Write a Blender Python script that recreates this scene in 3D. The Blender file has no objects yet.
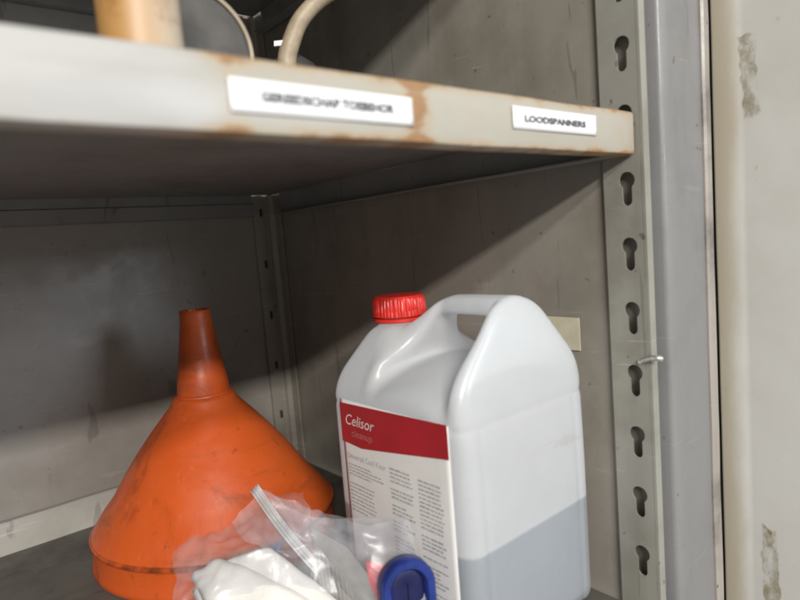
import bpy, bmesh, math, random
import numpy as np
from mathutils import Vector, Matrix, noise
random.seed(7)
S = bpy.context.scene
C = S.collection
R = math.radians

# ------------------------------------------------------------------ camera
CAM = Vector((-.4169, -.2208, -.0762))
yaw, pitch, roll = -.6937, -.1012, -.0810
F = 598.2                                           # focal length in pixels of the 800 px photograph
fw = Vector((-math.sin(yaw)*math.cos(pitch), math.cos(yaw)*math.cos(pitch), math.sin(pitch)))
rt = Vector((math.cos(yaw), math.sin(yaw), 0)); up = rt.cross(fw)
r2 = math.cos(roll)*rt + math.sin(roll)*up; u2 = -math.sin(roll)*rt + math.cos(roll)*up
cd = bpy.data.cameras.new('camera'); cam = bpy.data.objects.new('camera', cd); C.objects.link(cam)
cam.matrix_world = Matrix(((r2.x, u2.x, -fw.x, CAM.x), (r2.y, u2.y, -fw.y, CAM.y), (r2.z, u2.z, -fw.z, CAM.z), (0, 0, 0, 1)))
cd.sensor_width = 36; cd.lens = F/800*36; cd.clip_start = .01; cd.clip_end = 50
cd.dof.use_dof = True; cd.dof.focus_distance = .56; cd.dof.aperture_fstop = 5.6
S.camera = cam

# ------------------------------------------------------------------ world, lamps, exposure
w = bpy.data.worlds.new('World'); S.world = w; w.use_nodes = True
w.node_tree.nodes['Background'].inputs[0].default_value = (1, .97, .93, 1)
w.node_tree.nodes['Background'].inputs[1].default_value = .34
def lamp(name, loc, target, sx, sy, power, col):
    d = bpy.data.lights.new(name, 'AREA'); d.shape = 'RECTANGLE'; d.size = sx; d.size_y = sy; d.energy = power; d.color = col
    o = bpy.data.objects.new(name, d); C.objects.link(o); o.location = loc
    o.rotation_euler = (Vector(target)-Vector(loc)).to_track_quat('-Z', 'Y').to_euler()
    o['label'] = 'workshop lamp lighting the cabinet from the room'; o['category'] = 'lamp'
    return o
lamp('ceiling_lamp', (-1.5, -2.4, 1.01), (-1.5, 0, -.05), 1.2, .12, 76, (1, .96, .9))
lamp('ceiling_lamp', (-1.2, -1.7, 1.02), (-1.2, 0, -.05), 1.2, .10, 27, (1, .96, .9))
lamp('window_lamp', (.75, -2.6, .36), (-.2, .2, -.15), .55, .5, 20, (.80, .89, 1))
S.view_settings.view_transform = 'Standard'; S.view_settings.look = 'None'
S.view_settings.exposure = 0; S.view_settings.gamma = 1
S.cycles.use_denoising = True
S.cycles.max_bounces = 14; S.cycles.transparent_max_bounces = 24; S.cycles.transmission_bounces = 10
S.cycles.sample_clamp_indirect = 6

# ------------------------------------------------------------------ helpers
def pix(x, y):                                      # direction of a photograph pixel
    return ((x-400)/F)*r2 - ((y-300)/F)*u2 + fw
def at_depth(x, y, d): return CAM + pix(x, y)*d
def on_x(x, y, X): d = pix(x, y); return CAM + d*((X-CAM.x)/d.x)

def link(name, me, mat, parent=None, smooth=False):
    o = bpy.data.objects.new(name, me); C.objects.link(o)
    if mat: me.materials.append(mat)
    if smooth: me.polygons.foreach_set('use_smooth', [True]*len(me.polygons))
    if parent: o.parent = parent; o.matrix_parent_inverse = parent.matrix_world.inverted()
    return o
def from_bm(name, bm, mat, parent=None, smooth=False):
    me = bpy.data.meshes.new(name); bmesh.ops.recalc_face_normals(bm, faces=bm.faces); bm.to_mesh(me); bm.free()
    return link(name, me, mat, parent, smooth)
def empty(name, loc, label=None, cat=None, group=None):
    o = bpy.data.objects.new(name, None); C.objects.link(o); o.location = loc; o.empty_display_size = .02
    bpy.context.view_layer.update()
    if label: tag(o, label, cat, group)
    return o
def tag(o, label, cat, group=None):
    o['label'] = label; o['category'] = cat
    if group: o['group'] = group
    return o
def box(name, a, b, mat, parent=None, bev=.0006):
    bm = bmesh.new(); bmesh.ops.create_cube(bm, size=1)
    a, b = Vector(a), Vector(b)
    for v in bm.verts: v.co = Vector((a[i]+(b[i]-a[i])*(v.co[i]+.5) for i in range(3)))
    if bev: bmesh.ops.bevel(bm, geom=bm.edges[:], offset=bev, segments=2, profile=.6, affect='EDGES')
    return from_bm(name, bm, mat, parent)
def extrude_profile(name, prof, xs, place, mat, parent=None, closed=True, jitter=0, smooth=True):
    """sweep a 2D profile along a straight line in many steps; place(t, u, v) -> point"""
    vs, fs = [], []; n = len(prof)
    for k, t in enumerate(xs):
        for u, v in prof:
            q = Vector(place(t, u, v))
            if jitter: q += jitter*Vector((0, noise.noise(q*22), noise.noise(q*17+Vector((5, 1, 2)))))
            vs.append(q)
    for k in range(len(xs)-1):
        for i in range(n if closed else n-1):
            j = (i+1) % n; fs.append((k*n+i, k*n+j, (k+1)*n+j, (k+1)*n+i))
    if closed: fs += [tuple(range(n)), tuple(range((len(xs)-1)*n, len(xs)*n))]
    me = bpy.data.meshes.new(name); me.from_pydata(vs, [], fs)
    bm = bmesh.new(); bm.from_mesh(me); bmesh.ops.recalc_face_normals(bm, faces=bm.faces); bm.to_mesh(me); bm.free()
    o = link(name, me, mat, parent, smooth)
    if smooth: me.set_sharp_from_angle(angle=R(40))
    return o
def lathe(name, prof, centre, mat, parent=None, n=72, axis=Vector((0, 0, 1)), wob=None, smooth=True):
    q = Vector((0, 0, 1)).rotation_difference(axis).to_matrix(); c = Vector(centre)
    vs, fs = [], []; m = len(prof)
    for i in range(n):
        a = 2*math.pi*i/n
        for r, z in prof:
            if wob: r, z = wob(a, r, z)
            vs.append(c + q @ Vector((r*math.cos(a), r*math.sin(a), z)))
    for i in range(n):
        j = (i+1) % n
        for k in range(m-1): fs.append((i*m+k, j*m+k, j*m+k+1, i*m+k+1))
    me = bpy.data.meshes.new(name); me.from_pydata(vs, [], fs)
    bm = bmesh.new(); bm.from_mesh(me); bmesh.ops.remove_doubles(bm, verts=bm.verts, dist=1e-6)
    bmesh.ops.recalc_face_normals(bm, faces=bm.faces); bm.to_mesh(me); bm.free()
    o = link(name, me, mat, parent, smooth)
    if smooth: me.set_sharp_from_angle(angle=R(42))
    return o
def tube(name, pts, rad, mat, parent=None, n=14, sub=8):
    P = [Vector(p) for p in pts]; out = []
    for i in range(len(P)-1):
        p0, p1, p2, p3 = P[max(i-1, 0)], P[i], P[i+1], P[min(i+2, len(P)-1)]
        for k in range(sub):
            t = k/sub
            out.append(.5*((2*p1)+(p2-p0)*t+(2*p0-5*p1+4*p2-p3)*t*t+(3*p1-p0-3*p2+p3)*t**3))
    out.append(P[-1]); vs, fs = [], []; prev = None
    for i, c in enumerate(out):
        d = (out[min(i+1, len(out)-1)]-out[max(i-1, 0)]).normalized()
        s = prev if prev else (d.cross(Vector((0, 1, .2)))).normalized()
        s = (s-d*s.dot(d)).normalized(); prev = s; b = d.cross(s)
        rr = rad(i/(len(out)-1)) if callable(rad) else rad
        for k in range(n):
            a = 2*math.pi*k/n; vs.append(c+rr*(s*math.cos(a)+b*math.sin(a)))
    for i in range(len(out)-1):
        for k in range(n): fs.append((i*n+k, i*n+(k+1) % n, (i+1)*n+(k+1) % n, (i+1)*n+k))
    fs += [tuple(range(n)), tuple(range(len(vs)-n, len(vs)))]
    me = bpy.data.meshes.new(name); me.from_pydata(vs, [], fs)
    return link(name, me, mat, parent, True)
def sheet(name, fn, nu, nv, mat, parent=None, thick=0):
    vs = [fn(i/nu, j/nv) for i in range(nu+1) for j in range(nv+1)]
    fs = [(i*(nv+1)+j, (i+1)*(nv+1)+j, (i+1)*(nv+1)+j+1, i*(nv+1)+j+1) for i in range(nu) for j in range(nv)]
    me = bpy.data.meshes.new(name); me.from_pydata(vs, [], fs)
    o = link(name, me, mat, parent, True)
    if thick:
        m = o.modifiers.new('thickness', 'SOLIDIFY'); m.thickness = thick; m.offset = 0
    return o
def text(name, body, size, origin, right, upv, mat, parent, shear=0, align='LEFT', width=None, bold=0):
    cu = bpy.data.curves.new(name, 'FONT'); cu.body = body; cu.size = size; cu.shear = shear; cu.align_x = align
    cu.extrude = 0; cu.resolution_u = 3; cu.offset = bold
    o = bpy.data.objects.new(name, cu); C.objects.link(o); bpy.context.view_layer.update()
    me = bpy.data.meshes.new_from_object(o.evaluated_get(bpy.context.evaluated_depsgraph_get()))
    bpy.data.objects.remove(o); me.name = name
    right, upv, origin = Vector(right), Vector(upv), Vector(origin); nrm = right.cross(upv)
    xs = [v.co.x for v in me.vertices]; k = width/(max(xs)-min(xs)) if width else 1
    for v in me.vertices: v.co = origin + right*(v.co.x*k) + upv*v.co.y + nrm*.0001
    me.materials.clear()
    return link(name, me, mat, parent)

# ---- materials
class NT:
    def __init__(s, name):
        s.m = bpy.data.materials.new(name); s.m.use_nodes = True; s.t = s.m.node_tree; s.n = s.t.nodes; s.l = s.t.links
        s.b = s.n['Principled BSDF']; s.out = s.n['Material Output']
        s.co = s.n.new('ShaderNodeNewGeometry').outputs['Position']
    def noise(s, scale, detail=5, rough=.6, vec=None, dist=0):
        q = s.n.new('ShaderNodeTexNoise'); q.inputs['Scale'].default_value = scale; q.inputs['Detail'].default_value = detail
        q.inputs['Roughness'].default_value = rough; q.inputs['Distortion'].default_value = dist
        s.l.new(vec or s.co, q.inputs['Vector']); return q.outputs['Fac']
    def stretch(s, v):
        q = s.n.new('ShaderNodeVectorMath'); q.operation = 'MULTIPLY'; s.l.new(s.co, q.inputs[0]); q.inputs[1].default_value = v; return q.outputs[0]
    def ramp(s, fac, a, b, ca=0, cb=1):
        q = s.n.new('ShaderNodeMapRange'); q.interpolation_type = 'SMOOTHSTEP'; s.l.new(fac, q.inputs['Value'])
        q.inputs['From Min'].default_value = a; q.inputs['From Max'].default_value = b
        q.inputs['To Min'].default_value = ca; q.inputs['To Max'].default_value = cb; return q.outputs[0]
    def math(s, op, a, b):
        q = s.n.new('ShaderNodeMath'); q.operation = op
        for i, v in enumerate((a, b)):
            if isinstance(v, (int, float)): q.inputs[i].default_value = v
            else: s.l.new(v, q.inputs[i])
        return q.outputs[0]
    def mix(s, fac, a, b):
        q = s.n.new('ShaderNodeMix'); q.data_type = 'RGBA'
        for sock, v in ((q.inputs[0], fac), (q.inputs[6], a), (q.inputs[7], b)):
            if isinstance(v, tuple): sock.default_value = (*v, 1)[:4]
            elif isinstance(v, (int, float)): sock.default_value = v
            else: s.l.new(v, sock)
        return q.outputs[2]
    def sep(s, k):
        q = s.n.new('ShaderNodeSeparateXYZ'); s.l.new(s.co, q.inputs[0]); return q.outputs[k]
    def set(s, **k):
        for a, v in k.items():
            i = s.b.inputs[a.replace('_', ' ')]
            if isinstance(v, tuple): i.default_value = (*v, 1)[:len(i.default_value)]
            elif isinstance(v, (int, float)): i.default_value = v
            else: s.l.new(v, i)
        return s
    def bump(s, h, dist, strength=1):
        q = s.n.new('ShaderNodeBump'); q.inputs['Distance'].default_value = dist; q.inputs['Strength'].default_value = strength
        s.l.new(h, q.inputs['Height']); s.l.new(q.outputs[0], s.b.inputs['Normal']); return s

def painted(name, col, dirt, rough=.38, amount=.5, spots=.5):
    t = NT(name)
    big = t.ramp(t.noise(9, 6, .65), .42, .72, 0, amount)
    streak = t.ramp(t.noise(14, 4, .6, t.stretch((1, 1, .12))), .5, .78, 0, amount*.7)
    c = t.mix(big, col, dirt); c = t.mix(streak, c, tuple(x*.75 for x in dirt))
    sp = t.ramp(t.noise(95, 3, .5), .69, .74, 0, spots)
    c = t.mix(sp, c, (.07, .05, .035))
    scr = t.ramp(t.noise(70, 2, .5, t.stretch((.15, .15, 1.2)), .4), .68, .72, 0, .25)
    c = t.mix(scr, c, tuple(min(1, x*1.35) for x in col))
    s2 = t.ramp(t.noise(55, 3, .5, t.stretch((.5, 1.6, .11)), 1.2), .665, .69, 0, .35); c = t.mix(s2, c, tuple(x*.45 for x in dirt))
    s3 = t.ramp(t.noise(150, 2, .5, t.stretch((.06, .06, 1.5)), .9), .70, .72, 0, .4); c = t.mix(s3, c, tuple(min(1, x*1.5) for x in col))
    rg = t.ramp(t.noise(30, 5), .3, .7, rough-.08, rough+.14)
    t.set(Base_Color=c, Roughness=rg).bump(t.noise(260, 3), .00025, .35)
    return t.m
def plain(name, col, rough=.5, var=.12, scale=40, bump=.0002, metal=0):
    t = NT(name); c = t.mix(t.ramp(t.noise(scale, 5), .3, .7), tuple(x*(1-var) for x in col), tuple(min(1, x*(1+var)) for x in col))
    t.set(Base_Color=c, Roughness=rough, Metallic=metal)
    if bump: t.bump(t.noise(scale*8, 3), bump, .4)
    return t.m

M = {}
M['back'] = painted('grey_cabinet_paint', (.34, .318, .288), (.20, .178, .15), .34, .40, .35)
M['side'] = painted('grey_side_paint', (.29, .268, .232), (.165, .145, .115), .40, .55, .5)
M['flange'] = painted('pale_flange_paint', (.42, .405, .37), (.25, .23, .195), .4, .45, .4)
M['strip'] = painted('perforated_strip_paint', (.31, .305, .27), (.17, .155, .125), .36, .6, .6)
M['stile'] = painted('bluish_grey_frame_paint', (.235, .235, .24), (.13, .13, .125), .33, .45, .55)
M['floor'] = painted('dirty_shelf_floor', (.12, .115, .10), (.05, .045, .038), .55, .8, .8)
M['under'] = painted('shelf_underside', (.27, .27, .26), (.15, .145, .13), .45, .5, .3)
M['dark'] = plain('dark_cavity', (.03, .03, .03), .8)

# lip: cream paint, chipped and rusty along its edges and in patches
t = NT('rusty_cream_paint')
z, x = t.sep(2), t.sep(0)
edge = t.math('MAXIMUM', t.ramp(z, -.0065, -.0005), t.ramp(z, -.0245, -.0295))
n1 = t.noise(34, 8, .7, t.stretch((1, 1, 1.6)), .3); n2 = t.noise(11, 5, .6); n3 = t.noise(120, 4, .6)
def patch(x0, wd, amp):
    d = t.math('ABSOLUTE', t.math('SUBTRACT', x, x0), 0); return t.ramp(d, wd, 0, 0, amp)
pt = t.math('ADD', patch(-.212, .014, .30), patch(-.312, .017, .20))
right = t.ramp(x, -.34, -.30, -.14, .07)
amt = t.math('ADD', t.math('ADD', t.math('MULTIPLY', edge, .25), pt), t.math('ADD', right, t.math('MULTIPLY', n2, .34)))
amt = t.math('ADD', amt, t.math('MULTIPLY', t.math('SUBTRACT', n1, .5), .85))
stain = t.ramp(amt, .24, .52); rust = t.ramp(amt, .44, .60)
base = t.mix(t.ramp(t.noise(16, 5, .6, t.stretch((.5, 1, 2))), .35, .7), (.47, .47, .46), (.38, .375, .355))
base = t.mix(t.ramp(x, -.335, -.295, 0, .75), base, t.mix(t.noise(40, 5), (.43, .405, .34), (.35, .325, .265)))
c = t.mix(t.math('MULTIPLY', stain, .75), base, (.40, .31, .20))
c = t.mix(rust, c, t.mix(n3, (.40, .23, .11), (.22, .13, .07)))
t.set(Base_Color=c, Roughness=t.ramp(rust, 0, 1, .36, .85)).bump(t.math('ADD', t.math('MULTIPLY', rust, n3), t.math('MULTIPLY', n1, .15)), .0009, .6)
M['lip'] = t.m

# door: off-white paint, browned along its hinge edge
t = NT('off_white_door_paint')
y = t.sep(1)
edge = t.ramp(y, -.040, -.010)
am = t.math('ADD', edge, t.math('MULTIPLY', t.math('SUBTRACT', t.noise(13, 6, .7, t.stretch((1, 1, .35))), .5), 1.1))
c = t.mix(t.ramp(t.noise(7, 5), .35, .7), (.60, .60, .575), (.53, .52, .485))
c = t.mix(t.ramp(am, .3, 1.0, 0, .8), c, (.38, .33, .235))
c = t.mix(t.ramp(t.noise(120, 3), .70, .75, 0, .4), c, (.2, .15, .1))
t.set(Base_Color=c, Roughness=.38).bump(t.noise(220, 3), .0002, .35); M['door'] = t.m

# brown glue left by old tape: patchy, see-through where it has come off
t = NT('old_tape_glue')
n = t.noise(75, 6, .75, t.stretch((1, 1, .55))); tr = t.n.new('ShaderNodeBsdfTransparent'); mx = t.n.new('ShaderNodeMixShader')
t.set(Base_Color=t.mix(t.noise(160, 4), (.42, .35, .2), (.16, .13, .08)), Roughness=.6)
t.l.new(t.ramp(n, .38, .75, 0, .8), mx.inputs[0]); t.l.new(tr.outputs[0], mx.inputs[1]); t.l.new(t.b.outputs[0], mx.inputs[2]); t.l.new(mx.outputs[0], t.out.inputs[0])
M['glue'] = t.m

# funnel: oily orange plastic
t = NT('oily_orange_plastic')
z = t.sep(2)
g = t.math('ADD', t.noise(18, 7, .7, t.stretch((1, 1, .6)), .6), t.math('MULTIPLY', t.ramp(z, -.26, -.16), .10))
c = t.mix(t.ramp(t.noise(6, 3), .3, .7), (.66, .115, .018), (.60, .095, .016))
c = t.mix(t.ramp(g, .50, .76, 0, .75), c, (.20, .04, .012))
c = t.mix(t.ramp(t.noise(85, 5, .7, t.stretch((1, 1, .5))), .60, .74, 0, .5), c, (.09, .03, .015))
c = t.mix(t.ramp(t.noise(160, 3, .6, t.stretch((1, 1, .12)), .6), .64, .70, 0, .12), c, (.80, .30, .14))
c = t.mix(t.ramp(t.noise(60, 4, .6, t.stretch((.2, .2, 1.4)), .5), .60, .72, 0, .3), c, (.16, .05, .02))
seam = t.ramp(t.math('ABSOLUTE', t.math('ADD', z, .3475), 0), .0035, .0008); c = t.mix(t.math('MULTIPLY', seam, t.ramp(t.noise(30, 5, .7), .36, .56, .1, .85)), c, (.10, .03, .012))
t.set(Base_Color=c, Roughness=t.ramp(t.noise(40, 4), .3, .7, .33, .55), Subsurface_Weight=.08, Subsurface_Radius=(.01, .003, .001), Subsurface_Scale=.4)
t.bump(t.noise(130, 4), .0004, .3); M['funnel'] = t.m

# jug shell: milky polyethylene, light goes partly through
def milky(name, clear, trl, col):
    t = NT(name); n, l = t.n, t.l
    di = n.new('ShaderNodeBsdfDiffuse'); l.new(t.mix(t.math('MAXIMUM', t.ramp(t.noise(20, 7, .7), .58, .8, 0, .22), t.ramp(t.noise(60, 5, .65, t.stretch((.3, .3, 1.5)), .5), .64, .70, 0, .22)), col, (.50, .48, .43)), di.inputs[0])
    ts = n.new('ShaderNodeBsdfTranslucent'); ts.inputs[0].default_value = (*col, 1)
    tp = n.new('ShaderNodeBsdfTransparent'); tp.inputs[0].default_value = (.93, .95, .97, 1)
    gl = n.new('ShaderNodeBsdfGlossy'); gl.inputs['Roughness'].default_value = .30
    a = n.new('ShaderNodeMixShader'); a.inputs[0].default_value = trl; l.new(di.outputs[0], a.inputs[1]); l.new(ts.outputs[0], a.inputs[2])
    b = n.new('ShaderNodeMixShader'); l.new(t.math('ADD', t.ramp(t.noise(25, 4), .3, .7, clear*.9, clear*1.1), t.ramp(t.sep(2), -.2882, -.2918, 0, .46)), b.inputs[0]); l.new(a.outputs[0], b.inputs[1]); l.new(tp.outputs[0], b.inputs[2])
    fr = n.new('ShaderNodeLayerWeight')
    bp = n.new('ShaderNodeBump'); bp.inputs['Distance'].default_value = .0006; bp.inputs['Strength'].default_value = .3; l.new(t.noise(45, 4), bp.inputs['Height'])
    for q in (gl, fr, di): l.new(bp.outputs[0], q.inputs['Normal'])
    d = n.new('ShaderNodeMixShader'); l.new(t.math('ADD', t.math('MULTIPLY', t.math('POWER', fr.outputs['Facing'], 4), .4), .05), d.inputs[0]); l.new(b.outputs[0], d.inputs[1]); l.new(gl.outputs[0], d.inputs[2])
    l.new(d.outputs[0], t.out.inputs[0]); n.remove(t.b); return t.m
M['jug'] = milky('milky_polyethylene', .17, .48, (.93, .96, .985))
t = NT('grey_liquid'); t.set(Base_Color=(.20, .225, .26), Roughness=.35); M['liquid'] = t.m
M['cap'] = plain('red_plastic', (.62, .028, .02), .36, .12, 60)
M['label'] = plain('white_label_film', (.80, .79, .775), .4, .03, 30, 0)
M['red'] = plain('red_print', (.40, .012, .022), .4, .1, 30, 0)
M['print'] = plain('grey_print', (.42, .42, .43), .5, .15, 90, 0)
M['ink'] = plain('black_print', (.24, .24, .26), .5, .2, 200, 0)
M['tape_ink'] = plain('label_strip_ink', (.07, .07, .085), .5, .2, 200, 0)
M['logo'] = plain('pale_print', (.80, .66, .65), .5, .1, 90, 0)
M['logo2'] = plain('pink_print', (.52, .16, .17), .5, .1, 90, 0)
M['tape'] = plain('white_label_tape', (.84, .85, .86), .33, .03, 40, 0)
M['card'] = plain('grey_paper', (.27, .265, .25), .7, .1, 60, .0001)
M['pink'] = plain('pink_card', (.80, .085, .12), .5, .1, 40, 0)
M['blue'] = plain('blue_plastic', (.016, .034, .19), .33, .25, 50)
M['navy'] = plain('navy_plastic', (.010, .012, .07), .4, .2, 50)
M['cloth'] = plain('white_cloth', (.86, .845, .80), .8, .06, 60, .0006)
M['cream'] = plain('cream_card', (.56, .51, .38), .6, .08, 50, 0)
M['zinc'] = plain('worn_zinc', (.55, .53, .48), .35, .25, 120, .0003, .7)
M['bead'] = painted('scuffed_bead_paint', (.40, .37, .34), (.13, .12, .11), .4, 1.0, 1.0)
M['ochre'] = None
t = NT('stained_ochre_plastic'); c = t.mix(t.ramp(t.sep(0), -.330, -.300), (.42, .23, .08), (.55, .48, .38))
t.set(Base_Color=t.mix(t.ramp(t.noise(45, 6, .7), .5, .72, 0, .8), c, (.25, .11, .03)), Roughness=.45); M['ochre'] = t.m
M['tan'] = plain('tan_rubber', (.36, .29, .20), .5, .2, 60)
M['disc'] = plain('charcoal_side', (.06, .057, .053), .6, .25, 60)
def film(name, haze, col=(.8, .82, .88)):
    t = NT(name); n, l = t.n, t.l
    tp = n.new('ShaderNodeBsdfTransparent'); tp.inputs[0].default_value = (.97, .97, .98, 1)
    di = n.new('ShaderNodeBsdfDiffuse'); di.inputs[0].default_value = (*col, 1)
    gl = n.new('ShaderNodeBsdfGlossy'); gl.inputs['Roughness'].default_value = .34
    bp = n.new('ShaderNodeBump'); bp.inputs['Distance'].default_value = .002; bp.inputs['Strength'].default_value = .4
    l.new(t.noise(55, 4, .55, None, .8), bp.inputs['Height']); l.new(bp.outputs[0], gl.inputs['Normal'])
    a = n.new('ShaderNodeMixShader'); l.new(t.ramp(t.noise(30, 5, .6), .3, .7, haze*.5, haze*1.5), a.inputs[0]); l.new(tp.outputs[0], a.inputs[1]); l.new(di.outputs[0], a.inputs[2])
    fr = n.new('ShaderNodeLayerWeight'); l.new(bp.outputs[0], fr.inputs['Normal'])
    b = n.new('ShaderNodeMixShader'); l.new(t.math('ADD', t.math('MULTIPLY', t.math('POWER', fr.outputs['Facing'], 4), .5), .06), b.inputs[0]); l.new(a.outputs[0], b.inputs[1]); l.new(gl.outputs[0], b.inputs[2])
    l.new(b.outputs[0], t.out.inputs[0]); n.remove(t.b); return t.m
M['film'] = film('clear_bag_film', .17); M['hazefilm'] = film('cloudy_bag_film', .13)
M['zip'] = film('zip_strip_film', .75, (.62, .62, .62))

# ------------------------------------------------------------------ cabinet
D, ZF, PIT = .5446, -.379, .0476
XL, ZT, ZB = -.95, .62, ZF-.16
cab = empty('storage_cabinet', (-.4, .27, ZB), 'dirty grey painted steel storage cabinet with slotted posts, standing open', 'cabinet')
box('back_panel', (XL, D, ZB), (.002, D+.002, ZT), M['back'], cab, 0)
fl = extrude_profile('back_flange', [(0, 0), (.0, .034), (.0012, .0355), (.0075, .0355), (.0085, 0)], np.linspace(XL+.01, -.034, 60),
                     lambda t_, u, v: (t_, D-.0005-.0085+u, ZF+v), M['flange'], cab, jitter=.0008)
box('floor_panel', (XL, -.002, ZF-.002), (-.006, D-.001, ZF), M['floor'], cab, .0004)
box('floor_lip', (XL, -.004, ZF-.04), (-.006, -.0025, ZF), M['lip'], cab, .0005)
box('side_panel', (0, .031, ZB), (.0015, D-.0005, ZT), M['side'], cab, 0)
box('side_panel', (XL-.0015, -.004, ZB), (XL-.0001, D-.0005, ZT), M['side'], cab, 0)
box('top_panel', (XL, -.004, ZT+.0005), (.0, D-.0005, ZT+.003), M['side'], cab, 0)
# rear corner angle with its ridges and slots
cp = extrude_profile('corner_post', [(-.033, 0), (-.033, -.004), (-.026, -.006), (-.019, -.006), (-.0175, -.0035), (-.012, -.0035), (-.0105, -.008), (-.004, -.010), (-.003, -.024), (-.0012, -.024), (-.0012, 0)],
                     np.linspace(ZF+.001, ZT-.002, 30), lambda t_, u, v: (u, D-.0006+v, t_), M['side'], cab, jitter=.0004)
for k in range(8):
    zz = .052-k*PIT*1.5
    if zz > ZF+.02: box('slot', (-.0245, D-.0072, zz-.011), (-.0205, D-.0062, zz), M['dark'], cp, .0002)

# slotted front strip with real keyhole openings
def keyhole_strip(name, y0, y1, yc, z0, z1, heads, X, mat, parent):
    bm = bmesh.new(); loops = [[(y0, z0), (y1, z0), (y1, z1), (y0, z1)]]
    for h in heads:
        pts = []; rh, rt_, dz = .0062, .0038, .0145
        a0 = math.asin(rt_/rh)
        for k in range(17):
            a = -math.pi/2+a0+(2*math.pi-2*a0)*k/16; pts.append((yc+rh*math.cos(a), h+rh*math.sin(a)))
        for k in range(9):
            a = math.pi+math.pi*k/8; pts.append((yc+rt_*math.cos(a), h-dz+rt_*math.sin(a)))
        loops.append(pts)
    es = []
    for lp in loops:
        vs = [bm.verts.new((X, *q)) for q in lp]
        es += [bm.edges.new((vs[i], vs[(i+1) % len(vs)])) for i in range(len(vs))]
    bmesh.ops.triangle_fill(bm, use_beauty=True, edges=es)
    geo = bmesh.ops.extrude_face_region(bm, geom=bm.faces[:])
    for v in geo['geom']:
        if isinstance(v, bmesh.types.BMVert): v.co.x += .0016
    return from_bm(name, bm, mat, parent)
heads = [.048-PIT*i for i in range(-4, 9)]
post = keyhole_strip('front_post', -.0035, .0265, .0080, ZB, ZT-.003, heads, -.004, M['strip'], cab)
fold = extrude_profile('post_fold', [(-.0042, -.0058), (-.0042, -.0036), (.0040, -.0036), (.0040, -.0058)], np.linspace(ZB, ZT-.003, 24), lambda t_, u, v: (u, v, t_), M['strip'], post, jitter=.0002)
extrude_profile('post_fold', [(-.0040, .0266), (-.0022, .0266), (.0016, .0309), (-.0002, .0309)], np.linspace(ZB, ZT-.003, 24), lambda t_, u, v: (u, v, t_), M['side'], post, jitter=.0002)
box('post_back', (.0042, -.0030, ZB), (.0055, .0280, ZT-.003), M['side'], post, 0)
# front stile with a rounded hinge bead
stile = extrude_profile('front_stile', [(.0075, .030), (.0075, -.009), (.0085, -.0115), (.010, -.0125), (.022, -.0130), (.028, -.0115), (.066, -.0115), (.070, -.0125), (.0715, -.012), (.0715, .030)],
                np.linspace(ZB, ZT-.003, 40), lambda t_, u, v: (u+.0045, v+.0005, t_), M['stile'], cab, jitter=.0004)
extrude_profile('hinge_bead', [(.0775, -.002), (.0775, -.0125), (.0790, -.0142), (.0870, -.0142), (.0885, -.0125), (.0885, -.002)], np.linspace(ZB, ZT-.003, 50), lambda t_, u, v: (u, v, t_), M['bead'], stile, jitter=.0007)
box('hinge_gap_back', (.0775, -.0018, ZB), (.1035, -.0008, ZT-.003), M['dark'], stile, 0)  # near-black sheet behind the hinge gap, the gap's shade put into its colour
# little screw sticking out between the strip and the stile
peg = tube('peg', [on_x(640, 362, -.0042), on_x(648, 359, -.0065), on_x(656, 358, -.0085), on_x(662, 359, -.006)], .0022, M['zinc'], post, 10, 4)

# door, swung open towards the room
HX, HY = .1100, -.0075
dd = Vector((.13, -1, 0)).normalized(); dn = Vector((dd.y, -dd.x, 0))     # dn faces the opening (-x)
def dpt(t_, off, z_): q = Vector((HX, HY, 0))+dd*t_+dn*off; return (q.x, q.y, z_)
door = extrude_profile('door', [(0, 0), (0, .0038), (.0004, .0045), (.0012, .0048), (.0020, .0048), (.020, .0048), (.022, .0044), (.024, .0048), (.40, .0048), (.43, .0018), (.43, -.02), (0, -.02)],
                np.linspace(ZB, ZT-.003, 30), lambda t_, u, v: dpt(u, v, t_), M['door'], cab, jitter=.0003)
sl = extrude_profile('door_gap_strip', [(-.0125, -.012), (-.0125, .0022), (-.0100, .0036), (-.0030, .0036), (-.0006, .0020), (-.0006, -.012)], np.linspace(ZB, ZT-.003, 40), lambda t_, u, v: dpt(u, v, t_), M['dark'], door, jitter=.0006)  # dark strip added for the shaded gap between hinge bead and door
def on_door(x, y):
    d = pix(x, y); q = Vector((HX, HY, 0))+dn*.0052; k = (q-CAM).dot(dn)/d.dot(dn); return CAM+d*k
for quad in ([(738, 35), (756, 33), (760, 113), (744, 116)], [(761, 527), (776, 526), (783, 640), (766, 640)]):
    P = [on_door(*q) for q in quad]
    def res_pt(u, v):
        q = (P[0]*(1-u)+P[1]*u)*(1-v)+(P[3]*(1-u)+P[2]*u)*v; c_ = (P[0]+P[2])/2; k_ = 1+.22*noise.noise(q*160)
        return q+((q-c_)-(q-c_).dot(dn)*dn)*0+(P[1]-P[0])*(k_-1)*(u-.5)*1.6+(P[3]-P[0])*(.10*noise.noise(q*140+Vector((3, 1, 2))))*(abs(v-.5)*2)**4
    sheet('tape_residue', res_pt, 12, 40, M['glue'], door)

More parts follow.
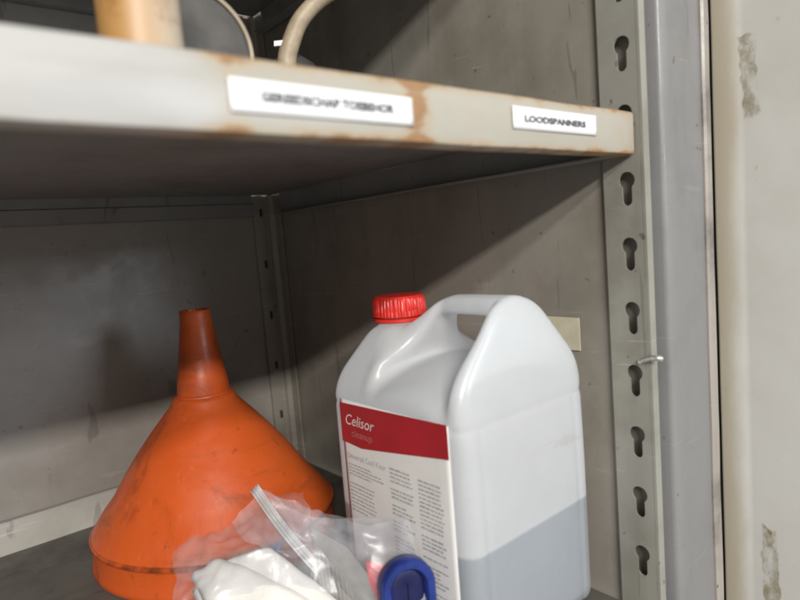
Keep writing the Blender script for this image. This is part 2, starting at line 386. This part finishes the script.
# ------------------------------------------------------------------ shelves
def shelf(zt, lab, mat_sheet):
    X1, H = -.0062, .030
    e = empty('steel_shelf', (-.47, .27, zt-H), lab, 'shelf', 'steel shelves of the cabinet')
    bm_x = np.linspace(XL+.004, X1, 160)
    prof = [(.0002, -.028), (0, -.0025), (.0007, -.0008), (.0022, 0), (.006, 0), (.006, -.0012), (.003, -.0013), (.0014, -.0026), (.0014, -.0275), (.0026, -.0288), (.014, -.0288), (.014, -.030), (.0022, -.030), (.0007, -.0294)]
    extrude_profile('front_lip', prof, bm_x, lambda t_, u, v: (t_, u, zt+v), M['lip'], e, jitter=.0005)
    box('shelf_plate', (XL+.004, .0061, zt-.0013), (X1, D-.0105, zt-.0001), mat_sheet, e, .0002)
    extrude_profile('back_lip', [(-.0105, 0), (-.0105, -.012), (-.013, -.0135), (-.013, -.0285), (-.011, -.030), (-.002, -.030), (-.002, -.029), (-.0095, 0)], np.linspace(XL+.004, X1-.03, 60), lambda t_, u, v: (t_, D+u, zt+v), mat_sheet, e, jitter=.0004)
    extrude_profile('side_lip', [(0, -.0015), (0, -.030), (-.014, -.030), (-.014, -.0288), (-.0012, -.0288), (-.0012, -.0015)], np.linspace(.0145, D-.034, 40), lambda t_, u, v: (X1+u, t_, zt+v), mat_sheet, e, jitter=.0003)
    return e
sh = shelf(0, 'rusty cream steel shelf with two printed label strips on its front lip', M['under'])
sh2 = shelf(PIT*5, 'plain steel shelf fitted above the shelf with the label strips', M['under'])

def lip_label(x0, x1, z0, z1, body, size, wid, tx, tz, tilt):
    a = Vector((1, 0, tilt)).normalized(); n_ = Vector((0, -1, 0)); y0 = -.0008
    def f(u, v): return Vector((x0, y0, z0))+a*((x1-x0)*u)+Vector((-tilt, 0, 1))*((z1-z0)*v)+n_*(.0002*math.exp(-(u/.03)**2)+.0003*math.exp(-((1-u)/.04)**2))
    o = sheet('label_strip', f, 40, 4, M['tape'], sh, .00018)
    text('lettering', body, size, Vector((tx, y0-.0005, tz)), a, Vector((-tilt, 0, 1)), M['tape_ink'], o, 0, 'LEFT', wid, size*.035)
lip_label(-.3105, -.2165, -.0222, -.0090, 'GEREEDSCHAP TOEBEHOR', .0052, .069, -.2975, -.0172, -.0)
lip_label(-.1405, -.0555, -.0192, -.0065, 'LOODSPANNERS', .0050, .062, -.1305, -.0148, -.0)

# ------------------------------------------------------------------ implicit surfaces -> mesh (surface nets)
def surface_nets(fn, lo, hi, h):
    ax = [np.arange(lo[i], hi[i]+h, h) for i in range(3)]
    X, Y, Z = np.meshgrid(*ax, indexing='ij'); V = fn(X, Y, Z); s = V < 0
    n = V.shape; cnt = np.zeros((n[0]-1, n[1]-1, n[2]-1)); acc = np.zeros(cnt.shape+(3,))
    cor = [(i, j, k) for i in (0, 1) for j in (0, 1) for k in (0, 1)]
    def sl(c): return tuple(slice(c[a], n[a]-1+c[a]) for a in range(3))
    for a in cor:
        for ax_ in range(3):
            if a[ax_]: continue
            b = list(a); b[ax_] = 1; b = tuple(b)
            va, vb = V[sl(a)], V[sl(b)]; cr = (va < 0) != (vb < 0)
            tt = np.where(cr, va/np.where(cr, va-vb, 1), 0)
            for q in range(3): acc[..., q] += np.where(cr, a[q]+(tt if q == ax_ else 0), 0)
            cnt += cr
    act = cnt > 0; idx = -np.ones(cnt.shape, int); idx[act] = np.arange(act.sum())
    I = np.argwhere(act); P = (I+acc[act]/cnt[act][:, None])*h+np.array(lo)
    quads = []
    for ax_ in range(3):
        u, v = (ax_+1) % 3, (ax_+2) % 3
        a = s; b = np.roll(s, -1, ax_); cr = a != b
        m = np.zeros_like(cr); q = [slice(1, -1)]*3; q[ax_] = slice(0, -1); m[tuple(q)] = cr[tuple(q)]
        E_ = np.argwhere(m); ins = s[m]
        def g(du, dv): e = E_.copy(); e[:, u] -= du; e[:, v] -= dv; return idx[e[:, 0], e[:, 1], e[:, 2]]
        Q = np.stack([g(1, 1), g(0, 1), g(0, 0), g(1, 0)], 1); Q[~ins] = Q[~ins][:, ::-1]; quads.append(Q)
    Q = np.concatenate(quads); Q = Q[(Q >= 0).all(1)]
    return P, Q
def mesh_np(name, P, Q):
    me = bpy.data.meshes.new(name); me.from_pydata(P.tolist(), [], Q.tolist()); return me
def smax(a, b, k): hh = np.clip(.5-.5*(b-a)/k, 0, 1); return b*(1-hh)+a*hh+k*hh*(1-hh)
def smin(a, b, k): return -smax(-a, -b, k)

# ------------------------------------------------------------------ jug
JX, JY = -.0838, .1200
HXJ, HYJ, HJ = .0712, .0770, .257
def plane(a, b, h1, h2, P, Q):
    """signed distance to the line through (h1)->(h2) in the plane of coordinates P, Q; positive outside"""
    dx, dy = b-a, h2-h1; L = math.hypot(dx, dy); nx, ny = dy/L, -dx/L
    if ny < 0: nx, ny = -nx, -ny
    return (P-a)*nx+(Q-h1)*ny
def jug_fn(x, y, h, inset=0):
    r = .014; qx, qy = np.abs(x)-(HXJ-r), np.abs(y)-(HYJ-r)
    d = np.hypot(np.maximum(qx, 0), np.maximum(qy, 0))+np.minimum(np.maximum(qx, qy), 0)-r
    d = d + .0011*np.exp(-((h-.1745)/.0022)**2)                             # waist crease
    d = d + .0010*np.exp(-((x+.0530)/.0022)**2)*(y < 0)*(h < .174) + .0008*np.exp(-((x-.0530)/.0022)**2)*(y < 0)*(h < .174)
    d = d - .0016*np.clip((h-.02)/.05, 0, 1)*np.clip((.17-h)/.06, 0, 1)*np.exp(-(y/.05)**2)*(np.abs(x) > .06)   # faint bulge
    d = smax(d, -h, .012)
    roof = plane(HXJ, .0175, .197, HJ+.002, np.abs(x), h)
    roof2 = plane(HXJ, .0300, .190, .2400, np.abs(x), h); tb = np.clip((y-.005)/.03, 0, 1); roof = roof*(1-tb)+roof2*tb
    d = smax(d, roof, .012)
    d = smax(d, h-HJ-.001, .018)
    d = smax(d, plane(-HYJ, -HYJ+.007, .180, .257, -np.abs(y)*(y < 0)-(y >= 0)*0, h)*(y < 0)-(y >= 0)*.05, .008)
    slope = plane(-.002, .030, HJ, .226, y, h); flat = h-.2255
    d = smax(d, np.maximum(np.minimum(slope, flat+np.where(y < .03, 1, 0)), slope*0-1), .006) if False else smax(d, smin(np.where(y > -.02, h-(.2330+np.clip((.026-y)/.032, 0, 1.2)*.0240), -1), np.full_like(h, 1.), .001), .007)
    d = smax(d, np.where(y > 0, plane(.077, .060, .186, .2330, y, h), -1), .010)
    neck = np.maximum(np.hypot(x+.009, y-.0510)-.0175, np.abs(h-.225)-.018)
    d = smin(d, neck, .006)
    # opening under the grip: the gable is cut away, a strap stays on top, a dome below
    yb = y+.0185-.55*np.clip(h-.215, -.01, .05)*(y > -.0185)*-1
    cut_y = np.abs(yb+.0040)-.0375
    dome = .2085-3.4*x*x-5.0*(y+.012)**2
    cut = smax(cut_y, dome-h, .012)
    wx = .0118+.10*np.clip(np.abs(y+.02)-.018, 0, .03)
    strap = smax(np.abs(x)-wx, np.abs(h-.2500)-.0085, .006)
    cut = smax(cut, -strap, .005)
    d = smax(d, -cut, .008)
    for sg in (-1, 1):
        e = np.sqrt((x-sg*.0600)**2+((y-.006-.004*(sg > 0))/.9)**2+((h-.2560)/1.1)**2)-(.0420 if sg < 0 else .0460)
        d = smax(d, -e, .010)
    for sg, ro in ((-1, .0450), (1, .0330)):                                 # scoops beside the front leg of the grip
        e = np.sqrt((x-sg*.0660)**2+((y+.040)/.85)**2+((h-.2680)/1.15)**2)-ro
        d = smax(d, -e, .012)
    return d+inset
jug = empty('plastic_jug', (JX, JY, ZF), 'white translucent plastic jug with red cap and red banner label, part filled', 'jug')
P, Q = surface_nets(jug_fn, (-.076, -.082, -.004), (.076, .082, .264), .0017)
P[:, 2] = np.maximum(P[:, 2], 0)
def jw(P): return P+np.array([JX, JY, ZF+.0004])
body = link('body', mesh_np('body', jw(P), Q), M['jug'], jug, True)
sm = body.modifiers.new('smooth', 'SMOOTH'); sm.factor = .5; sm.iterations = 3
LQ = .0885
P, Q = surface_nets(lambda x, y, h: np.maximum(smax(jug_fn(x, y, h, .0022), h-LQ, .002), -h+.003), (-.076, -.082, -.002), (.076, .082, .09), .0024)
link('liquid', mesh_np('liquid', jw(P), Q), M['liquid'], jug, True)
# screw cap with ribs
def ribs(a, r, z):
    return (r+(.0005*(1 if math.cos(a*44) > 0 else -1) if .021 < r and .004 < z < .015 else 0), z)
capc = (JX-.0090, JY+.0510, ZF+.2385)
cap = lathe('cap', [(0, .0175), (.0185, .0175), (.0205, .0170), (.0215, .0155), (.0222, .0140), (.0224, .0055), (.0226, .0045), (.0228, .0005), (.0215, 0), (.0150, 0)], capc, M['cap'], jug, 176, wob=ribs)
lathe('tamper_ring', [(.0218, -.0042), (.0226, -.0036), (.0226, -.0012), (.0216, -.0008), (.018, -.0008), (.018, -.0042)], capc, M['cap'], cap, 64)

# label on the side facing the funnel
LX = JX-HXJ-.0011
lab = sheet('label', lambda u, v: Vector((LX-.0010*math.exp(-((u-.5)/.35)**2)*math.sin(math.pi*min(1, max(0, v)))+.0006*max(0, abs(u-.5)-.44)/.06, .0555+(.1795-.0555)*u, -.366+.166*v)), 30, 30, M['label'], jug, .0002)
def lsurf(y, z, off=.0004):
    u, v = (y-.0555)/.124, (z+.366)/.166
    return Vector((LX-.0010*math.exp(-((u-.5)/.35)**2)*math.sin(math.pi*min(1, max(0, v)))-off, y, z))
def lpoly(name, f, nu, nv, mat, off=.0004): return sheet(name, lambda u, v: lsurf(*f(u, v), off), nu, nv, mat, lab)
def band(u, v):                                         # u runs back (.179) to front (.0555)
    y_ = .1795+(.0555-.1795)*u; top = -.2030+.0040*u
    bot = -.2350-.0015*min(1, u/.21) if u < .21 else -.2365+(.0140)*(u-.21)/.79
    return y_, bot+(top-bot)*v
lpoly('banner', band, 28, 4, M['red'], .0004)
RT, UP = Vector((0, -1, 0)), Vector((0, 0, 1))
text('logo', 'Celisor', .0125, lsurf(.1735, -.2195, .0007), RT, Vector((0, -.08, 1)), M['logo'], lab, .22, 'LEFT', .037)
text('logo', 'cleanup', .0085, lsurf(.1660, -.2285, .0007), RT, Vector((0, -.08, 1)), M['logo2'], lab, .2, 'LEFT', .027)
text('heading', 'Universal Cool Klear', .0068, lsurf(.1735, -.2475, .0006), RT, UP, M['print'], lab, 0, 'LEFT', .049)
rnd = random.Random(3)
def lines(y0, y1, z0, dz, n, hgt, name, skip=.12):
    vs, fs = [], []
    for k in range(n):
        z_ = z0-k*dz; y_ = y0
        if rnd.random() < skip: continue
        stop = y1+(y0-y1)*rnd.choice((0, .02, .05, .1, .35))
        while y_ > stop+.001:
            wl = min(rnd.uniform(.0016, .0060), y_-stop)
            b = len(vs); hh = hgt*rnd.uniform(.75, 1)
            vs += [lsurf(y_, z_, .0006), lsurf(y_-wl, z_, .0006), lsurf(y_-wl, z_+hh, .0006), lsurf(y_, z_+hh, .0006)]; fs.append((b, b+1, b+2, b+3)); y_ -= wl+.0009
    me = bpy.data.meshes.new(name); me.from_pydata(vs, [], fs); return link(name, me, M['print'], lab)
lines(.1735, .126, -.2530, .0027, 4, .0010, 'small_print', 0)
lines(.1735, .140, -.2690, .0032, 8, .0011, 'small_print')
lines(.1190, .0940, -.2440, .0031, 30, .0013, 'small_print')
lines(.0880, .0640, -.2450, .0031, 30, .0013, 'small_print')
def barcode():
    vs, fs = [], []; y_ = .0850
    while y_ > .062:
        wd = rnd.choice((.0004, .0004, .0008, .0013)); b = len(vs)
        vs += [lsurf(y_, -.356, .0006), lsurf(y_-wd, -.356, .0006), lsurf(y_-wd, -.3385, .0006), lsurf(y_, -.3385, .0006)]; fs.append((b, b+1, b+2, b+3)); y_ -= wd+rnd.choice((.0004, .0008, .001))
    me = bpy.data.meshes.new('bar_lines'); me.from_pydata(vs, [], fs); link('bar_lines', me, M['ink'], lab)
barcode()

# ------------------------------------------------------------------ funnel, wide rim down
FX, FY = -.1850, .3930
fun = empty('plastic_funnel', (FX, FY, ZF), 'dirty orange plastic funnel standing upside down against the back panel', 'funnel')
rw = random.Random(5); ph = [rw.uniform(0, 6.28) for _ in range(4)]
def fwob(a, r, z):
    k = .0010*math.sin(2*a+ph[0])+.0005*math.sin(5*a+ph[1])
    return (r+k*min(1, r/.1), z+.0006*math.sin(3*a+ph[2])*min(1, r/.1))
outer = [(.1225, 0), (.1238, .002), (.1235, .006), (.1225, .010), (.1215, .030), (.1222, .0325), (.1212, .0345), (.1185, .0385), (.1120, .048), (.1000, .0625)]
for k in range(1, 13):
    f_ = k/12; outer.append((.1000+(.0335-.1000)*f_+.0035*math.sin(math.pi*f_), .0625+(.1500-.0625)*f_))
outer += [(.0320, .1545), (.0300, .1570), (.0278, .1580), (.0272, .1600)]
cone = lathe('cone', outer+[(.0250, .1600), (.0300, .150), (.098, .0625), (.116, .036), (.1195, .030), (.1205, 0), (.1225, 0)], (FX, FY, ZF+.0006), M['funnel'], fun, 120, wob=fwob)
sp = [(.0266, .1600), (.0266, .1615), (.0258, .1700)]
for k in range(1, 6): sp += [(.0258-.0018*k, .1700+.0115*k), (.0255-.0018*k, .1712+.0115*k)]
sp += [(.0157, .2400), (.0154, .2455), (.0147, .2462), (.0130, .2458), (.0130, .235), (.022, .165), (.0240, .1600), (.0266, .1600)]
lathe('spout', sp, (FX, FY, ZF+.0008), M['funnel'], fun, 64)
lathe('rim', [(.1228, .0285), (.1240, .0300), (.1240, .0322), (.1226, .0335), (.1205, .0335), (.1205, .0285), (.1228, .0285)], (FX, FY, ZF), M['funnel'], fun, 120, wob=fwob)

# ------------------------------------------------------------------ zip bag leaning on the jug
def bil(P, u, v): return (P[0]*(1-u)+P[1]*u)*(1-v)+(P[3]*(1-u)+P[2]*u)*v
def crumple(q, a, s): return Vector((noise.noise(q*s), noise.noise(q*s+Vector((9, 3, 1))), noise.noise(q*s+Vector((2, 7, 5)))))*a + Vector((noise.noise(q*s*2.7), noise.noise(q*s*2.7+Vector((4, 4, 1))), noise.noise(q*s*2.7+Vector((1, 7, 9)))))*a*.4
ZA = at_depth(256, 487, .455); ZB = at_depth(345, 600, .430); zd = (ZB-ZA)
ZE = ZA+zd*((ZF+.003-ZA.z)/zd.z)
TR = at_depth(408, 520, .418); BR = Vector((-.168, .062, ZF+.003))
zb = empty('zip_bag', ((ZA.x+BR.x)/2, .11, ZF), 'clear zip bag holding a grey printed card, leaning on the jug label', 'bag')
corners = [ZA, TR, BR, ZE]
nrm = (TR-ZA).cross(ZE-ZA).normalized()
if nrm.dot(CAM-ZA) < 0: nrm = -nrm
def film_side(sgn):
    def f(u, v):
        q = bil(corners, u, v); puff = .012*math.sin(math.pi*u)*math.sin(math.pi*min(1, .15+v*.85))
        q = q+nrm*sgn*puff+crumple(q+Vector((sgn, 0, 0)), .0042*min(1, 6*u+.15), 48)
        q += Vector((0, 0, -.010*math.sin(math.pi*u)*(1-v)))
        q.z = max(q.z, ZF+.002); q.x = min(q.x, LX-.004); return q
    return f
sheet('front_film', film_side(1), 44, 44, M['film'], zb)
sheet('back_film', film_side(-1), 44, 44, M['film'], zb)
zu = zd.normalized(); zs = zu.cross(nrm).normalized()
if zs.dot(TR-ZA) > 0: zs = -zs                           # zs points away from the bag: the open mouth side
def strip_at(o0, o1, lift):
    return lambda u, v: ZA+(ZE-ZA)*v+zs*(o0+(o1-o0)*u)+nrm*(lift+.0012*math.sin(math.pi*u))+nrm*.003*math.sin(2.2*math.pi*v)
zipm = sheet('zip_strip', strip_at(-.0035, .0050, .001), 6, 40, M['zip'], zb, .0012)
for o_ in (-.0022, .0005, .0034): sheet('zip_rib', strip_at(o_-.0005, o_+.0005, .0024), 2, 40, M['zip'], zipm, .0008)
def mouth(u, v):
    q = ZA+(ZE-ZA)*(.03+.97*v)+zs*(.005+.028*u*(1-.35*math.sin(5*v))); q += nrm*(.006*u*math.sin(9*v+1))+crumple(q, .005*u, 60)
    q.z = max(q.z, ZF+.002); return q
sheet('mouth_film', mouth, 14, 40, M['film'], zb)
ca = [at_depth(311, 527, .440), at_depth(347, 547, .432), at_depth(372, 580, .424), Vector((-.178, .085, ZF+.006)), Vector((-.222, .118, ZF+.006))]
def poly_card(name, P, mat, parent, th=.0006):
    bm = bmesh.new(); n_ = (P[1]-P[0]).cross(P[-1]-P[0]).normalized()*th
    a = [bm.verts.new(q) for q in P]; b = [bm.verts.new(q+n_) for q in P]
    bm.faces.new(a); bm.faces.new(b[::-1])
    for i in range(len(P)): j = (i+1) % len(P); bm.faces.new((a[i], a[j], b[j], b[i]))
    return from_bm(name, bm, mat, parent)
card = poly_card('card', ca, M['card'], None); tag(card, 'grey printed paper card inside the clear zip bag', 'card')
def bars():
    vs, fs = [], []; e1 = (ca[2]-ca[0]).normalized(); e2 = (ca[4]-ca[0]); off = nrm*.0016
    for k in range(14):
        s0 = .005+.0042*k; b = len(vs)
        for s_, v_ in ((s0, .10+.012*k), (s0+.0007, .10+.012*k), (s0+.0007, .9), (s0, .9)): vs.append(ca[0]+e1*s_+e2*v_+off)
        fs.append((b, b+1, b+2, b+3))
    me = bpy.data.meshes.new('printed_lines'); me.from_pydata(vs, [], fs); return link('printed_lines', me, M['print'], card)
bars()
pk = poly_card('pink_card', [at_depth(366, 562, .424), at_depth(386, 566, .418), at_depth(396, 604, .410), Vector((-.182, .088, ZF+.008)), Vector((-.190, .104, ZF+.008))], M['pink'], None, .002)
tag(pk, 'bright pink slip behind the grey card in the zip bag', 'card')

# ------------------------------------------------------------------ blue plastic buckle between bag and jug
bt = at_depth(404, 557, .4085); bb = Vector((bt.x-.004, bt.y-.006, ZF+.0005))
bh = empty('plastic_buckle', (bb.x, bb.y, ZF), 'blue plastic loop buckle standing beside the jug label', 'buckle')
bz = (bt-bb); hgt = bz.length; bz.normalize(); bx = (r2-bz*r2.dot(bz)).normalized()*.97+Vector((0, 0, 0)); bx = (bx+.35*fw).normalized(); bx = (bx-bz*bx.dot(bz)).normalized(); by = bz.cross(bx)
def loop_ring(ro, ri, th, name, mat):
    vs, fs = [], []; N = 56; sec = [(ro, -th*.7), (ro, th*.7), (ro-.0016, th), (ri+.0016, th), (ri, th*.7), (ri, -th*.7), (ri+.0016, -th), (ro-.0016, -th)]
    R0 = .0195
    for i in range(N):
        a_ = 2*math.pi*i/N; cz = (hgt-R0) if math.sin(a_) >= 0 else R0
        for r_, y_ in sec: vs.append(bb+bz*(cz+r_*math.sin(a_))+bx*(r_*math.cos(a_))+by*y_)
    m_ = len(sec)
    for i in range(N):
        j = (i+1) % N
        for k in range(m_): fs.append((i*m_+k, j*m_+k, j*m_+(k+1) % m_, i*m_+(k+1) % m_))
    me = bpy.data.meshes.new(name); me.from_pydata(vs, [], fs); o_ = link(name, me, mat, bh, True); me.set_sharp_from_angle(angle=R(50)); return o_
loop_ring(.0195, .0120, .0065, 'loop', M['blue'])
loop_ring(.0119, .0004, .0025, 'pad', M['navy'])

# ------------------------------------------------------------------ cloudy bag with folded white cloth in front of the funnel
cb = empty('plastic_bag', (-.262, .19, ZF), 'cloudy clear plastic bag slumped in front of the orange funnel', 'bag')
def heap(cx, cy, rx, ry, top, seed, lift=0, rot=0):
    cr, sr = math.cos(rot), math.sin(rot)
    def f(u, v):
        a = 2*math.pi*u; k = v
        ex, ey = math.copysign(abs(math.cos(a))**.6, math.cos(a)), math.copysign(abs(math.sin(a))**.6, math.sin(a))
        rr = k**.75
        x_, y_ = ex*rx*rr, ey*ry*rr
        q = Vector((cx+cr*x_-sr*y_, cy+sr*x_+cr*y_, ZF+lift+top*(1-k**3.2)))
        q += crumple(q+Vector((seed, 0, 0)), .007*(.25+.75*math.sin(math.pi*min(1, k+.15))), 26)
        q.z = max(q.z, ZF+.0015); return q
    return f
W = [at_depth(193, 572, .445), at_depth(266, 549, .445), at_depth(352, 612, .400), at_depth(232, 650, .385)]
cl = empty('folded_cloth', ((W[0].x+W[2].x)/2, .17, ZF), 'folded white cloth inside the cloudy bag', 'cloth')
def fold_sheet(k, off, shrink):
    def f(u, v):
        uu, vv = .5+(u-.5)*shrink, .5+(v-.5)*shrink
        q = bil(W, uu, vv); edge_ = min(u, 1-u, v, 1-v)
        q = q+Vector((0, 0, -off+.004*math.sin(math.pi*u)*math.sin(math.pi*v)-.004*max(0, 1-edge_/.06)**2))
        q += crumple(q+Vector((k*.2, 0, 0)), .0034, 17)+Vector((0, 0, .004*math.exp(-((u-v*.5-.25)/.08)**2))); q.z = max(q.z, ZF+.001+.0005*k); return q
    return f
for k, (off, shr) in enumerate(((0, 1), (.012, .97), (.026, .95), (.040, .96), (.054, .95))):
    sheet('fold', fold_sheet(k, off, shr), 30, 30, M['cloth'], cl, .007)
bl = poly_card('blue_tab', [at_depth(263, 551, .452), at_depth(272, 546, .452), at_depth(281, 541, .455), at_depth(280, 560, .452), at_depth(268, 566, .450)], M['blue'], None, .004)
tag(bl, 'small dark blue plastic tab poking out beside the white cloth', 'tab')
K = [at_depth(176, 552, .462), at_depth(302, 489, .470), at_depth(352, 640, .405), at_depth(150, 690, .40)]
def cloudy(s):
    def f(u, v):
        q = bil(K, u, v); q += Vector((0, 0, .012*math.sin(math.pi*u)*math.sin(math.pi*v))) + crumple(q+Vector((s, 2, 0)), .0075, 38)+(CAM-q).normalized()*(.024*s*math.sin(math.pi*min(1, .12+v)))
        q.z = max(q.z, ZF+.002); return q
    return f
sheet('front_film', cloudy(1), 44, 44, M['hazefilm'], cb)

# ------------------------------------------------------------------ cream card behind the jug, on the side panel
cc = [on_x(552, 315, -.0015), on_x(579, 318, -.0015), on_x(579, 346, -.0015), on_x(579, 346, -.0015)+Vector((0, .04, -.002)), on_x(579, 318, -.0015)+Vector((0, .04, .002))]
cream = box('paper_note', (-.0016, cc[1].y, cc[2].z-.004), (-.0007, cc[1].y+.05, cc[1].z), M['cream'], None, .0002)
tag(cream, 'small cream paper note stuck on the side panel behind the jug', 'note')

# ------------------------------------------------------------------ things on the upper shelf
o = empty('ochre_bottle', (-.315, .075, 0), 'stained ochre and cream plastic bottle on the labelled shelf', 'bottle')
lathe('body', [(0, 0), (.0165, 0), (.0185, .002), (.0185, .070), (.0170, .078), (.009, .086), (.009, .092), (0, .092)], (-.3150, .0750, .0002), M['ochre'], o, 48)
lathe('cap', [(0, .113), (.0095, .113), (.0108, .111), (.0108, .0925), (0, .0925)], (-.3150, .0750, .0002), M['disc'], o, 32)
dc = Vector((-.2720, .1350, .0402)); da = Vector((-.25, -1, 0)).normalized()
o = empty('webbing_roll', (dc.x, dc.y, 0), 'charcoal roll with a tan rim standing on the labelled shelf', 'roll')
lathe('rim', [(.0375, -.011), (.0392, -.0115), (.0400, -.010), (.0400, .010), (.0392, .0115), (.0375, .011), (.0375, -.011)], dc, M['tan'], o, 72, da)
lathe('side', [(0, -.009), (.0374, -.009), (.0374, .009), (0, .009)], dc, M['disc'], o, 72, da)
cn = Vector((-.1760, .190, .0002))
o = empty('oil_can', (cn.x, cn.y, 0), 'dark oil can with a bent tan spout on the labelled shelf', 'oil can')
lathe('can', [(0, 0), (.020, 0), (.0215, .002), (.0215, .060), (.019, .068), (.008, .076), (.006, .080), (0, .080)], cn, M['disc'], o, 48)
q0 = cn+Vector((0, 0, .038)); w0 = .60
pts = [q0, at_depth(287, 64, .46), at_depth(292, 40, .46), at_depth(302, 18, .46), at_depth(322, -2, .46), at_depth(350, -16, .455), at_depth(385, -24, .45)]
pts[0] = Vector((pts[1].x+.001, pts[1].y, .03))
tube('spout', pts, lambda t_: .0078-.0025*t_, M['tan'], o, 16)
fh = Vector((fw.x, fw.y, 0)).normalized(); mv = Vector((pts[1].x, pts[1].y, 0))+fh*.020-Vector((cn.x, cn.y, 0))
for ch in o.children:
    if ch.name.startswith('can'): ch.data.transform(Matrix.Translation(mv))
tgp = [at_depth(274, 41, .455), at_depth(284, 40, .455), at_depth(284, 45, .455), at_depth(274, 46, .455)]
poly_card('white_tag', tgp, M['tape'], o, .002)
# thin wire standing out of the funnel spout
wr = tube('thin_wire', [(FX+.004, FY, ZF+.20), (FX, FY+.002, ZF+.248), at_depth(187, 300, .645), at_depth(176, 268, .655), at_depth(167, 236, .665)], .0006, M['zinc'], None, 8, 6)
tag(wr, 'thin bent wire sticking up out of the orange funnel spout', 'wire')
